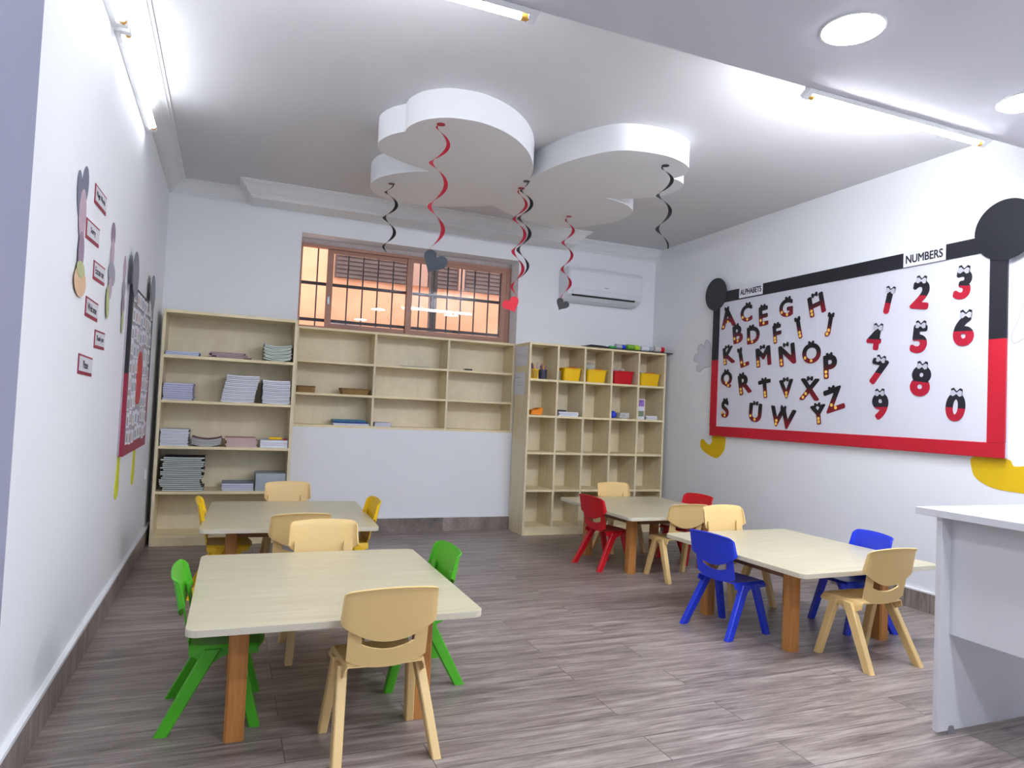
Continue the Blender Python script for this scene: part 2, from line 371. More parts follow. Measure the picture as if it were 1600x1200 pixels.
for (a, b_) in ((0, .86), (1.05, 1.43), (1.50, 2.15)):
    bm = bmesh.new(); n = 34
    box(bm, a, b_, -.035, -.01, 0, 1.6)
    for i in range(n): 
        z = i*.047; vs = [bm.verts.new(p) for p in ((a+.02, -.05, z+.006), (b_-.02, -.05, z+.006), (b_-.02, -.036, z+.044), (a+.02, -.036, z+.044))]; bm.faces.new(vs)
    bmesh.ops.recalc_face_normals(bm, faces=bm.faces[:]); obj('shutter_leaf', bm, M_shut, sh)
obj('shutter_frame', box(B(.86, 1.05, -.06, 0, 0, 1.6), 1.43, 1.50, -.06, 0, 0, 1.6), M_alu, sh)
bm = bmesh.new(); tube(bm, [(.2, 1.57, 2.12), (1.6, 1.57, 2.02), (2.6, 1.57, 1.99), (4.6, 1.57, 2.0)], .006)
tag(obj('wall_cable', bm, M_grey), 'thin cable strung along the orange wall outside', 'cable')

# ---------------------------------------------------------------- shelving
T = .020
def shelf_obj(name, label, x0, x1, y0, y1, z0, ztop, shelves, divs=(), plinth=0, t=T, cat='shelf'):
    """carcass with its own origin at its base; shelves are given by the height of their upper face, divs by their centre"""
    r = empty(name, (x0, y0, z0), 0, label, cat)
    w, d, h = x1-x0, y1-y0, ztop-z0
    for a in (0, w-t): obj('side_panel', B(a, a+t, 0, d, 0, h), M_mapleV, r, bevel=.0012)
    obj('top_panel', B(t, w-t, 0, d, h-t, h), M_maple, r, bevel=.0012)
    obj('back_panel', B(t, w-t, d-.008, d, plinth, h-t), M_maplein, r)
    obj('bottom_panel', B(t, w-t, .0, d-.008, plinth, plinth+t), M_maple, r, bevel=.0012)
    if plinth: obj('plinth', B(t, w-t, .004, .02, 0, plinth), M_maple, r)
    xs = [t] + [q for dv in divs for q in (dv-x0-t/2, dv-x0+t/2)] + [w-t]
    for dv in divs: obj('divider', B(dv-x0-t/2, dv-x0+t/2, .001, d-.008, plinth+t, h-t), M_mapleV, r, bevel=.0012)
    for s in shelves:
        for i in range(0, len(xs), 2): obj('shelf_board', B(xs[i], xs[i+1], .002, d-.008, s-z0-t, s-z0), M_maple, r, bevel=.0012)
    return r
BS = (1.4595, 1.114, .761, .415)
shelf_obj('bookcase', 'tall pale maple bookcase against the left wall, holding stacks of exercise books', .040, 1.030, D, -.019, 0, 1.8067, BS, (), .055, .022, 'bookcase')
shelf_obj('wall_shelf_unit', 'long low nine-bay maple shelf unit set into the wall under the window', 1.052, 3.101, 0, .262, .929, 1.7995, (1.509, 1.225), (1.741, 2.429))
CD = (3.4036, 3.6903, 3.9899, 4.2962); CS = (1.4538, 1.1148, .7698, .4212)
shelf_obj('cubby_unit', 'tall maple cubbyhole unit of twenty-five bays beside the right wall', 3.103, 4.612, D, -.019, 0, 1.7922, CS, CD, .055)

# ---------------------------------------------------------------- books and other shelf things
def pap(name, rgb): return mat(name, rgb, .7, .03, 10)
PG = pap('book_pages', (232, 234, 244))
def book_bm(w, d, t, sag=0.0, n=8, cf=.18, cm=.0012):
    """closed soft book: page block (0) between two covers and a spine (1); spine on +x"""
    bm = bmesh.new(); c = min(cm, t*cf)
    def slab(z0, z1, x0, x1, mi, y0=0, y1=None):
        y1 = d if y1 is None else y1; rows = []
        for i in range(n+1):
            u = i/n; x = x0+(x1-x0)*u; s = sag*(2*u-1)**2
            rows.append([bm.verts.new((x, y, z+s)) for y, z in ((y0, z0), (y1, z0), (y1, z1), (y0, z1))])
        for a, b in zip(rows, rows[1:]):
            for k in range(4): bm.faces.new((a[k], a[(k+1) % 4], b[(k+1) % 4], b[k])).material_index = mi
        bm.faces.new(rows[0]).material_index = mi; bm.faces.new(rows[-1]).material_index = mi
    slab(c, t-c, .002, w-.002, 0, .002, d-.002); slab(0, c, 0, w, 1); slab(t-c, t, 0, w, 1)
    if not sag: box(bm, w-.0015, w, 0, d, c, t-c, 1)
    bmesh.ops.recalc_face_normals(bm, faces=bm.faces[:]); return bm
def stack(kind, cat, label, top_label, x0, x1, z, ztop, n, cover, page=None, group=None, jx=.004, d=.26, yf=D+.012, sag=0, lean=0.0, cov2=None, cf=.18, cm=.0012):
    t = (ztop-z)/n; w = x1-x0-2*jx; meshes = []
    for q, cv in enumerate([cover, cov2 or cover]):
        bm = book_bm(w, d, t*.94, sag, 8, cf, cm); me = bpy.data.meshes.new(kind); bm.to_mesh(me); bm.free(); me.materials.append(page or PG); me.materials.append(cv); meshes.append(me)
    for i in range(n):
        o = bpy.data.objects.new(kind, meshes[i % 2 if cov2 else 0]); COL.objects.link(o)
        o.location = (x0+jx+random.uniform(-jx, jx)+lean*i/n, yf+random.uniform(0, .008), z+i*t+.0004); o.rotation_euler = (0, 0, random.uniform(-.012, .012))
        if i == n-1 and n > 1: tag(o, top_label, cat)
        else: tag(o, label, cat, group)
cW = pap('white_covers', (222, 226, 236)); cD = pap('dark_covers', (52, 54, 66)); cB = pap('blue_covers', (62, 116, 190)); cG = pap('pale_green_covers', (186, 200, 190))
cL = pap('lilac_covers', (150, 150, 190)); cP = pap('pink_covers', (196, 160, 156)); cM = pap('maroon_covers', (110, 66, 76)); cS = pap('grey_blue_covers', (146, 160, 176)); pgG = pap('grey_green_pages', (196, 206, 196)); pgW = pap('grey_pages', (206, 208, 206))
s1, s2_, s3, s4 = BS
stack('folder', 'folder', 'blue folder lying at the left end of the top bookcase shelf', 'topmost blue folder at the left end of the top bookcase shelf', .066, .31, s1, s1+.032, 3, cB, group='blue folders on the top shelf')
stack('magazine', 'magazine', 'thin maroon magazine in the loose pile mid top bookcase shelf', 'topmost maroon magazine of the loose pile mid top shelf', .37, .69, s1, s1+.046, 6, cM, pap('pinkish_pages', (206, 190, 190)), 'magazines on the top shelf', jx=.03)
stack('workbook', 'book', 'pale green workbook in the pile at the right end of the top bookcase shelf', 'topmost pale green workbook, right end of the top bookcase shelf', .775, 1.0, s1, s1+.125, 9, cG, pgG, 'pale green workbooks', jx=.006, sag=.018, cov2=cD)
stack('notebook', 'book', 'lilac spiral notebook in the stack at the left end of the second bookcase shelf', 'topmost lilac spiral notebook at the left end of the second shelf', .066, .285, s2_, s2_+.132, 8, cL, pap('lilac_pages', (200, 202, 226)), 'lilac notebooks on the second shelf')
stack('exercise_book', 'book', 'white exercise book in the taller of the two tall stacks on the second shelf', 'topmost white exercise book of the taller stack on the second shelf', .476, .73, s2_, s2_+.215, 15, cW, group='tall stack of white exercise books', lean=.04, sag=.004, cov2=cD, cm=.002)
stack('exercise_book', 'book', 'white exercise book in the stack beside the right side of the bookcase, second shelf', 'topmost white exercise book in the right-hand stack, second shelf', .782, 1.005, s2_, s2_+.188, 13, cW, group='right-hand stack of white exercise books', sag=.006, cov2=cD, cm=.002)
stack('exercise_book', 'book', 'white exercise book in the stack at the left end of the third bookcase shelf', 'topmost white exercise book at the left end of the third shelf', .066, .272, s3, s3+.128, 11, cW, group='white exercise books on the third shelf', cov2=cD)
stack('booklet', 'book', 'sagging grey booklet between the white and pink piles, third shelf', 'topmost sagging grey booklet on the third shelf', .285, .510, s3, s3+.055, 6, cS, pgW, 'sagging booklets', sag=.02, cov2=cM)
stack('booklet', 'book', 'pink-covered booklet in the pile mid third bookcase shelf', 'topmost pink-covered booklet on the third shelf', .525, .772, s3, s3+.074, 8, cP, pap('pink_pages', (222, 200, 196)), 'pink booklets', jx=.008)
stack('exercise_book', 'book', 'white exercise book at the right end of the third bookcase shelf', 'topmost white exercise book, right end of the third shelf', .785, 1.004, s3, s3+.062, 3, cW, group='white books at the right end of the third shelf')
tag(obj('pencil_case', lathe(bmesh.new(), [(.006, 0), (.011, .008), (.011, .09), (.006, .098)], 10, 'x'), M_yellow, loc=(.86, D+.06, s3+.075), smooth=True), 'small yellow tube lying on the right-hand books of the third shelf', 'pencil case')
tag(obj('eraser', B(0, .03, 0, .02, 0, .012), M_redpap, loc=(.967, D+.04, s3+.0635), bevel=.003), 'small dark red eraser on the right-hand books of the third shelf', 'eraser')
stack('magazine', 'magazine', 'thin dark-edged magazine in the big messy stack on the fourth shelf', 'topmost magazine of the big messy stack on the fourth shelf', .078, .395, s4, s4+.262, 17, cD, pap('stack_pages', (212, 220, 212)), 'big messy magazine stack', jx=.014, d=.24, cf=.17, cm=.004, sag=.001)
stack('notepad', 'book', 'pale lilac pad in the low pile on the fourth bookcase shelf', 'topmost pale lilac pad of the low pile, fourth shelf', .522, .766, s4, s4+.060, 4, cS, pap('lilac_white_pages', (216, 214, 232)), 'pale pads on the fourth shelf')
bm = B(0, .232, 0, .25, 0, .138); tag(obj('box_file', bm, mat('grey_blue_card', (166, 178, 186), .6), loc=(.772, D+.02, s4), bevel=.004), 'grey-blue box file on the fourth bookcase shelf', 'box file')

# wall unit
def basket(x, z, w, d, h, label, yf, flare=.012, name='wicker_basket'):
    r = empty(name, (x, yf, z), 0, label, 'basket')
    bm = bmesh.new(); nU = 40; rows = []
    N = 8
    for j in range(N+1):
        v = j/N; e = flare*v; ring = []
        for k in range(nU):
            a = 2*PI*k/nU; ca, sa = math.cos(a), math.sin(a); q = .35
            px = (w/2+e)*math.copysign(abs(ca)**q, ca); py = (d/2+e)*math.copysign(abs(sa)**q, sa)
            wob = .0022*(1 if (k+j) % 2 else -1)
            ring.append(bm.verts.new((w/2+px*(1+wob/.1), d/2+py*(1+wob/.1), h*v)))
        rows.append(ring)
    for a, b in zip(rows, rows[1:]):
        for k in range(nU): bm.faces.new((a[k], a[(k+1) % nU], b[(k+1) % nU], b[k]))
    bm.faces.new(rows[0]); thicken(bm, .003)
    obj('body', bm, mat('wicker', (158, 126, 78), .8, .25, 90), r)
    bm = bmesh.new(); pts = [v.co.copy() for v in []]
    ringp = []
    for k in range(nU+1):
        a = 2*PI*k/nU; ca, sa = math.cos(a), math.sin(a); q = .35; e = flare
        ringp.append((w/2+(w/2+e)*math.copysign(abs(ca)**q, ca), d/2+(d/2+e)*math.copysign(abs(sa)**q, sa), h))
    tube(bm, ringp, .005, 6); obj('rim', bm, mat('wicker_rim', (140, 108, 64), .8, .2, 120), r); return r
basket(1.080, 1.225, .155, .17, .055, 'small straight-sided wicker tray at the left end of the wall shelf', .02, .002)
basket(1.475, 1.225, .22, .17, .052, 'flared wicker basket holding a small parcel on the wall shelf', .02, .018)
bm = bmesh.new(); lathe(bm, [(.01, 0), (.034, .012), (.038, .035), (.024, .058), (.006, .064)], 12); tag(obj('paper_parcel', bm, mat('patterned_paper', (196, 180, 186), .7, .35, 60), loc=(1.655, .085, 1.228), smooth=True), 'small patterned paper parcel in the wicker basket', 'parcel')
def sheet(name, label, x0, x1, y0, y1, z, m, cat='paper', rz=0, t=.0025):
    return tag(obj(name, B(-(x1-x0)/2, (x1-x0)/2, -(y1-y0)/2, (y1-y0)/2, 0, t), m, loc=((x0+x1)/2, (y0+y1)/2, z), rot=rz), label, cat)
sheet('paper_sheet', 'thin dark-edged card lying on the upper middle bay of the wall unit', 1.97, 2.33, .03, .22, 1.509, cD, rz=.02, t=.004)
sheet('paper_sheet', 'grey card lying on the dark-edged card in the wall unit', 2.0, 2.25, .04, .20, 1.5132, cS)
sheet('paper_sheet', 'thin pale paper at the left of the upper right bay of the wall unit', 2.46, 2.60, .03, .2, 1.509, pgW, rz=-.01, t=.006)
sheet('scissors_pouch', 'small dark pouch beside the pale paper in the upper right bay', 2.615, 2.675, .02, .12, 1.509, cD, 'pouch', 0, .016)
sheet('ruler', 'thin grey ruler in the upper right bay of the wall unit', 2.70, 2.84, .03, .06, 1.509, M_grey, 'ruler')
sheet('paper_sheet', 'thin sheet lying in the second right bay of the wall unit', 2.80, 3.04, .02, .2, 1.225, cS, rz=.0)
stack('folder', 'folder', 'white folder under the blue ones on the bottom wall shelf', 'white folder with a dark cover, bottom wall shelf left bay', 1.40, 1.725, .949, .968, 2, cW, cW, jx=.004, d=.2, yf=.015)
for i, (c, z) in enumerate(((mat('deep_blue_cover', (20, 60, 140), .4), .9685), (mat('teal_cover', (30, 120, 150), .4), .984))):
    tag(obj('folder', book_bm(.30-.02*i, .2, .0145), None, mats=[c, c], loc=(1.405+.004*i, .02, z)), ['deep blue folder on the bottom wall shelf', 'teal folder topmost of the pile on the bottom wall shelf'][i], 'folder')
stack('notebook', 'book', 'white and lilac notebook beside the divider on the bottom wall shelf', 'topmost lilac notebook beside the divider, bottom wall shelf', 1.765, 1.925, .949, .985, 3, cL, d=.2, yf=.015, group='notebooks beside the divider')

# cubby contents
c1, c2 = CS[0], CS[1]
def bin_(x0, x1, m, label, h=.125, d=.27, y=D+.025, z=c1):
    w = x1-x0; r = empty('storage_bin', ((x0+x1)/2, y, z), 0, label, 'bin', 'plastic storage bins')
    bm = bmesh.new(); rows = []
    def ring(a, b, zz, rr=.02):
        pts = []
        for cx, cy, st in ((1, 1, 0), (-1, 1, PI/2), (-1, -1, PI), (1, -1, 1.5*PI)):
            for k in range(5):
                t = st+k*PI/8; pts.append((cx*(a-rr)+rr*math.cos(t), d/2+cy*(b-rr)+rr*math.sin(t), zz))
        return [bm.verts.new(p) for p in pts]
    L = [(.40, 0), (.41, .01), (.46, .93), (.462, .95), (.50, .95), (.505, 1.0), (.455, 1.0), (.45, .93), (.395, .04)]
    for f, zz in L: rows.append(ring(w*f, d*f, h*zz))
    for a, b in zip(rows, rows[1:]):
        n = len(a)
        for k in range(n): bm.faces.new((a[k], a[(k+1) % n], b[(k+1) % n], b[k]))
    bm.faces.new(rows[0]); bm.faces.new(rows[-1]); bmesh.ops.recalc_face_normals(bm, faces=bm.faces[:])
    obj('tub', bm, m, r, smooth=True)
    return r
bin_(3.475, 3.680, M_yellow, 'yellow storage bin in the second cubbyhole of the top row')
bin_(3.728, 3.965, M_yellow, 'yellow storage bin holding a clear bowl, centre of the top row')
bin_(4.022, 4.272, M_red, 'red storage bin in the top row of the cubbyholes', .130)
bin_(4.330, 4.582, M_yellow, 'yellow storage bin at the right end of the top row', .125)
def toy(name, label, x, y, z, m, prof_, cat='toy', n=14):
    return tag(obj(name, lathe(bmesh.new(), prof_, n), m, loc=(x, y, z), smooth=True), label, cat)
M_orangep = mat('orange_plastic', (222, 84, 30), .4)
# contents stand on the bottoms of the bins
for (x, w, c, lb) in ((3.62, .045, M_red, 'red building block in the second top-row bin'), (3.90, .05, M_orangep, 'orange-red building block in the centre bin'), (4.52, .05, M_orangep, 'orange-red building block in the right-hand bin')):
    tag(obj('toy_block', B(-w, w, -.05, .05, 0, .133), c, loc=(x, -.17, c1+.007), bevel=.003), lb, 'toy')
toy('clear_bowl', 'clear plastic bowl with a green base standing in the centre bin', 3.81, -.19, c1+.008, M_clear, [(.05, 0), (.055, .1), (.07, .14), (.07, .165), (.05, .185), (.02, .192)], 'bowl')
toy('green_cup', 'green cup under the clear bowl in the centre bin', 3.81, -.19, c1+.0085, mat('mint_plastic', (130, 180, 140), .4), [(.045, 0), (.048, .12), (.04, .138)], 'cup')
for i, (x, y) in enumerate(((4.10, -.2), (4.14, -.16), (4.18, -.22))):
    toy('foam_ball', 'pale foam ball heaped in the red bin', x, y, c1+.0075, mat('foam', (214, 206, 200), .7), [(.006, 0), (.026, .02), (.03, .08), (.028, .14), (.01, .158)], 'toy')['group'] = 'foam balls in the red bin'
toy('white_jar', 'white jar standing in the right-hand bin', 4.42, -.18, c1+.0075, M_white, [(.03, 0), (.032, .13), (.022, .142), (.022, .15)], 'jar')
toy('dark_jar', 'dark lid showing at the left of the right-hand bin', 4.37, -.235, c1+.0075, cD, [(.02, 0), (.022, .122), (.018, .13)], 'jar')
r = empty('clear_box', (3.437, -.30, c1), 0, 'clear plastic box beside the yellow bin in the second cubbyhole', 'box')
bm = B(-.021, .021, 0, .22, 0, .085); obj('body', bm, M_clear, r, bevel=.003); obj('lid', B(-.021, .021, -.001, .222, .0855, .091), M_clear, r)
bm = bmesh.new(); N = 60; tube(bm, [(3.445+.0+.022*math.cos(k*.9)+.012*math.sin(k*.37), -.2+.03*math.sin(k*.9), c1+.102+.035*(k/N)+.008*math.sin(k*1.7)) for k in range(N)], .0045, 5)
tag(obj('orange_string', bm, mat('orange_cord', (214, 120, 84), .7)), 'tangle of orange cord on the clear box, second cubbyhole', 'cord')
r = empty('pencil_basket', (3.180, -.29, c1), 0, 'yellow slatted pencil basket in the first cubbyhole', 'pencil holder')
bm = bmesh.new()
for k in range(18):
    a = 2*PI*k/18; f = lambda s: (s*math.cos(a), s*.9*math.sin(a))
    p0, p1 = f(.033), f(.046); tube(bm, [(p0[0], p0[1], 0), (p1[0], p1[1], .088)], .0035, 5)
obj('slats', bm, M_yellow, r, smooth=True)
bm = bmesh.new(); lathe(bm, [(.034, 0), (.034, .006)], 20); obj('base', bm, M_yellow, r)
bm = bmesh.new(); tube(bm, [(.0465*math.cos(2*PI*k/24), .042*math.sin(2*PI*k/24), .088) for k in range(25)], .004, 6); obj('rim', bm, M_yellow, r, smooth=True)
r2 = empty('pencil_cup', (3.281, -.27, c1), 0, 'dark mesh pencil cup in the first cubbyhole', 'pencil holder')
obj('cup', lathe(bmesh.new(), [(.036, 0), (.042, .092), (.040, .092), (.034, .004)], 20), mat('dark_mesh', (54, 56, 78), .5, .5, 160), r2, smooth=True)
pc = [(200, 60, 60), (60, 90, 180), (230, 190, 60), (60, 140, 90), (30, 30, 40), (190, 110, 190), (220, 120, 60)]
for ci, (bx, by, rr, what) in enumerate(((3.180, -.29, .02, 'standing in the yellow basket'), (3.281, -.27, .02, 'standing in the dark mesh cup'))):
    for k in range(9):
        a = k*2.4; q = rr*math.sqrt((k+.5)/9); hh = .125+.03*random.random()
        bm = bmesh.new(); tp = (q*2.0*math.cos(a), q*1.5*math.sin(a), hh); lathe(bm, [(.0035, 0), (.0035, 1), (.001, 1.08)], 6)
        o = obj('pencil', bm, mat('pencil_%d' % (k % 7), pc[k % 7], .4)); d = Vector(tp)-Vector((q*math.cos(a), q*math.sin(a), 0))
        for v in o.data.vertices: v.co.z *= d.length/1.08
        o.rotation_euler = d.to_track_quat('Z', 'Y').to_euler(); o.location = (bx+q*math.cos(a), by+q*math.sin(a), c1+.007)
        tag(o, 'pencil ' + what, 'pencil', 'pencils ' + what)
bm = bmesh.new(); prism(bm, [(0, 0), (.11, -.005), (.125, .06), (.105, .066), (.06, .045), (.01, .038)], 0, .14)
o = tag(obj('orange_pouch', bm, mat('orange_felt', (250, 140, 10), .6, .1, 8)), 'crumpled orange felt pouch in the second row, first cubbyhole', 'pouch'); o.rotation_euler = (PI/2, 0, 0); o.location = (3.150, D+.16, c2+.006)
stack('book', 'book', 'book under the topmost one of the small pile, second-row cubbyhole', 'topmost white book of the small pile, second-row cubbyhole', 3.43, 3.655, c2, c2+.042, 3, cW, d=.24, cov2=cD, jx=.008, group='small pile in the cubby unit')
tag(obj('dark_notebook', book_bm(.10, .2, .016), None, mats=[cD, cD], loc=(3.418, D+.02, c2+.043)), 'small black notebook lying on the white books, second row', 'book')
bm = bmesh.new(); bmesh.ops.create_icosphere(bm, subdivisions=3, radius=.036); tag(obj('blue_ball', bm, M_blue, loc=(4.052, -.29, c2+.036), smooth=True), 'dark blue ball in the second-row cubbyhole', 'ball')
bm = B(0, .115, 0, .12, 0, .060); tag(obj('tissue_pack', bm, mat('purple_print', (206, 200, 222), .5, .4, 45), loc=(4.118, -.32, c2), bevel=.014, rot=.06), 'white pack with purple print beside the blue ball', 'pack')
r = empty('card_box', (4.325, -.30, c2), 0, 'upright white box with a purple picture, second row right', 'box')
obj('carton', B(0, .085, 0, .06, .0, .205), M_white, r, bevel=.002)
obj('picture', B(.010, .076, -.001, .0, .13, .195), mat('purple_picture', (150, 110, 190), .5, .5, 40), r); obj('picture', B(.010, .076, -.001, .0, .03, .085), mat('green_picture', (110, 130, 100), .5, .6, 50), r)
stack('flashcard_box', 'box', 'thin flashcard box lying beside the upright box', 'topmost thin flashcard box beside the upright box', 4.42, 4.56, c2, c2+.040, 3, mat('speckled_card', (190, 186, 170), .6, .4, 70), jx=.006, d=.15, yf=-.32, group='flashcard boxes')
# on top of the cubby unit
zt = 1.7922
tag(obj('black_tray', B(0, 1.05, 0, .25, 0, .006), M_blackgloss, loc=(3.69, D-.012, zt+.0004), bevel=.002, rot=0), 'thin black board lying along the top of the cubby unit', 'board')
bm = bmesh.new(); prism(bm, [(0, 0), (.27, 0), (.27, .012), (.2, .02), (.06, .022)], 0, .2); o = tag(obj('black_cloth', bm, M_black), 'folded black cloth on the left of the black board', 'cloth'); o.rotation_euler = (PI/2, 0, 0); o.location = (3.70, -.12, zt+.0068)
def roll(x, L, rr, body, cap, label, capside=1, y=-.29):
    r = empty('tape_roll' if rr > .03 else 'marker', (x, y, zt+.0068+rr), 0, label, 'roll' if rr > .03 else 'marker')
    obj('sleeve', lathe(bmesh.new(), [(rr, 0), (rr, L*.6)] if capside else [(rr, L*.0), (rr, L*.9)], 20, 'x'), body, r, smooth=True)
    obj('cap', lathe(bmesh.new(), [(rr*.96, L*.6), (rr*.96, L*.96), (rr*.8, L)] if capside else [(rr*.9, L*.9), (rr*.8, L)], 20, 'x'), cap, r, smooth=True)
gl = mat('lime_plastic', (118, 180, 50), .35); gl2 = mat('bright_lime', (190, 230, 50), .35); sv = mat('silver_label', (170, 180, 190), .4, .2, 40)
roll(3.975, .07, .014, mat('mint_green', (60, 190, 90), .4), mat('mint_green', (60, 190, 90), .4), 'small bright green marker on the black board', 1, -.30)
roll(4.050, .11, .026, sv, M_blue, 'silver bottle with a blue cap lying on the black board')
roll(4.180, .14, .029, gl, gl2, 'green bottle with a lime cap lying on the black board')
roll(4.345, .14, .027, M_white, sv, 'white bottle with a grey cap lying on the black board')
roll(4.50, .115, .031, mat('cream_label', (214, 208, 206), .5), M_red, 'cream bottle with a red cap at the right end of the black board')
# papers taped to the side of the cubby unit
for (y0, y1, z0, z1, lb) in ((-.040, -.310, 1.573, 1.762, 'upper white sheet taped to the side of the cubby unit'), (-.018, -.275, 1.30, 1.515, 'lower white sheet with printed lines taped to the cubby side')):
    r = empty('paper_notice', (3.1025, y0, z0), 0, lb, 'paper'); obj('sheet', B(-.0025, -.0008, y1-y0, 0, 0, z1-z0), M_white, r)
    if z0 < 1.4: obj('printed_lines', box(box(B(-.0032, -.0025, (y1-y0)*.62, (y1-y0)*.08, .164, .168), -.0032, -.0025, (y1-y0)*.9, (y1-y0)*.1, .12, .1215), -.0032, -.0025, (y1-y0)*.9, (y1-y0)*.1, .09, .0915), M_grey, r)

# ---------------------------------------------------------------- air conditioner
ac = empty('air_conditioner', (3.545, 0, 2.262), 0, 'white split air conditioner on the back wall above the cubby unit', 'air conditioner')
def acprof(bm, x0, x1, pts, mi=0):
    a = [bm.verts.new((x0, y, z)) for y, z in pts]; b = [bm.verts.new((x1, y, z)) for y, z in pts]; n = len(pts)
    bm.faces.new(a); bm.faces.new(b)
    for i in range(n): bm.faces.new((a[i], a[(i+1) % n], b[(i+1) % n], b[i]))
    bmesh.ops.recalc_face_normals(bm, faces=bm.faces[:]); return bm
obj('body', acprof(bmesh.new(), 0, .85, [(0, .0), (0, .315), (-.16, .330), (-.195, .315), (-.212, .28), (-.215, .10), (-.195, .055), (-.13, .012), (-.07, 0)]), M_ac, ac, bevel=.008)
obj('front_panel', acprof(bmesh.new(), .012, .838, [(-.214, .105), (-.2205, .115), (-.2175, .285), (-.202, .316), (-.196, .312), (-.21, .28)]), M_ac, ac, bevel=.003)
obj('louvre', acprof(bmesh.new(), .05, .77, [(-.2, .056), (-.206, .058), (-.218, .094), (-.214, .096)]), M_ac, ac)
obj('air_slot', acprof(bmesh.new(), .05, .77, [(-.186, .040), (-.1975, .0478), (-.2005, .0525), (-.19, .056)]), M_ink, ac)
obj('badge', B(.40, .44, -.2212, -.2200, .138, .145), M_grey, ac)

# ---------------------------------------------------------------- notice board on the right wall
BY0, BY1, BZ0, BZ1 = -1.030, -3.648, 1.000, 2.309
WB = W
nb = place(empty('notice_board', (0, 0, 0), 0, 'large black and red framed notice board with letters and numbers on the right wall', 'notice board'), (WB, BY0, BZ0), 'R')
bw, bh = BY0-BY1, BZ1-BZ0; ib = .088
obj('panel', B(.004, bw-.004, .004, bh-.004, 0, .030), M_boardw, nb)
obj('paper_seam', box(B(1.235, 1.238, ib, bh-ib, .030, .0306), .905, .907, .6, bh-ib, .030, .0306), M_white, nb)
obj('top_border', B(.0, bw, bh-ib-.01, bh, .022, .036), M_black, nb)
for a, b_ in ((0, ib), (bw-ib-.012, bw)):
    obj('black_side_border', B(a, b_, .690, bh-ib-.01, .022, .036), M_black, nb)
    obj('red_side_border', B(a, b_, ib, .690, .022, .0365), M_redpap, nb)
obj('bottom_border', B(0, bw, 0, ib, .022, .036), M_redpap, nb, bevel=.004)
for cx, cy, rx, ry in ((.033, bh-.010, .150, .150), (bw-.010, bh+.012, .182, .178)):
    obj('corner_disc', prism(bmesh.new(), [(cx+rx*math.cos(2*PI*k/48), cy+ry*math.sin(2*PI*k/48)) for k in range(48)], .0365, .040), M_blackgloss, nb)
for s, y0, w_, zz, hh in (('ALPHABETS', -1.382, .290, 2.268, .098), ('NUMBERS', -2.984, .294, 2.2605, .098)):
    r = place(empty('name_sign', (0, 0, 0), 0, 'small white sign reading %s on the black border' % s, 'sign'), (WB-.0405, y0, zz), 'R')
    obj('card', B(0, w_, -hh/2, hh/2, 0, .0015), M_white, r)
    o = obj('lettering', text_bm(s, .050 if s[0] == 'A' else .056, .0006, .03, width=.258), M_ink, r); o.location = (w_/2, 0, .0016)
letters = [('A',-1.232,2.062,0.177,8.5), ('C',-1.472,2.079,0.149,2.7), ('E',-1.682,2.032,0.164,4.9), ('G',-1.934,2.069,0.147,2.3), ('H',-2.246,2.057,0.162,14), ('B',-1.370,1.905,0.160,8), ('D',-1.566,1.881,0.148,4), ('F',-1.845,1.869,0.153,8), ('I',-2.079,1.889,0.160,14.1), ('J',-2.370,1.884,0.165,-10), ('K',-1.261,1.725,0.157,9), ('L',-1.457,1.694,0.162,14), ('M',-1.694,1.690,0.164,8), ('N',-1.960,1.690,0.168,9), ('O',-2.210,1.688,0.156,2.2), ('P',-2.394,1.578,0.176,5), ('Q',-1.241,1.509,0.148,0), ('R',-1.478,1.465,0.174,12), ('T',-1.724,1.420,0.153,8), ('V',-1.962,1.417,0.151,4), ('X',-2.202,1.411,0.167,-2), ('Z',-2.433,1.334,0.171,16), ('S',-1.235,1.246,0.158,2), ('U',-1.619,1.222,0.157,-4), ('W',-1.929,1.187,0.162,-8), ('Y',-2.294,1.220,0.146,8)]
digits = [('1',-2.869,1.998,0.152,-13.3), ('2',-3.109,2.017,0.178,-10), ('3',-3.386,2.039,0.171,-9), ('6',-3.396,1.759,0.183,-2.5), ('4',-2.765,1.758,0.149,-8), ('5',-3.103,1.728,0.174,-5.6), ('7',-2.805,1.523,0.171,-14), ('8',-3.120,1.456,0.188,-7), ('9',-2.827,1.290,0.175,1.6), ('0',-3.354,1.292,0.166,-5)]
M_btn = mat('yellow_buttons', (250, 210, 90), .4); M_bowb = mat('black_bow_card', (24, 24, 32), .5); M_boww = mat('white_bow_card', (190, 192, 204), .6)
def inside(bm, x, y, rr):
    for f in bm.faces:
        if f.normal.z > .5:
            vs = [v.co for v in f.verts]; s = None; ok = True
            for i in range(len(vs)):
                a, b = vs[i], vs[(i+1) % len(vs)]
                if (b.x-a.x)*(y-a.y)-(b.y-a.y)*(x-a.x) < -1e-9: ok = False; break
            if ok: return True
    return False
def bow(bm, w, h, t0, t1):
    prism(bm, [(-w, h*.75), (-w*.55, h), (-w*.08, h*.3), (w*.08, h*.3), (w*.55, h), (w, h*.75), (w, -h*.75), (w*.55, -h), (w*.08, -h*.3), (-w*.08, -h*.3), (-w*.55, -h), (-w, -h*.75)], t0, t1); return bm
where = {'A':'first row','C':'first row','E':'first row','G':'first row','H':'first row'}
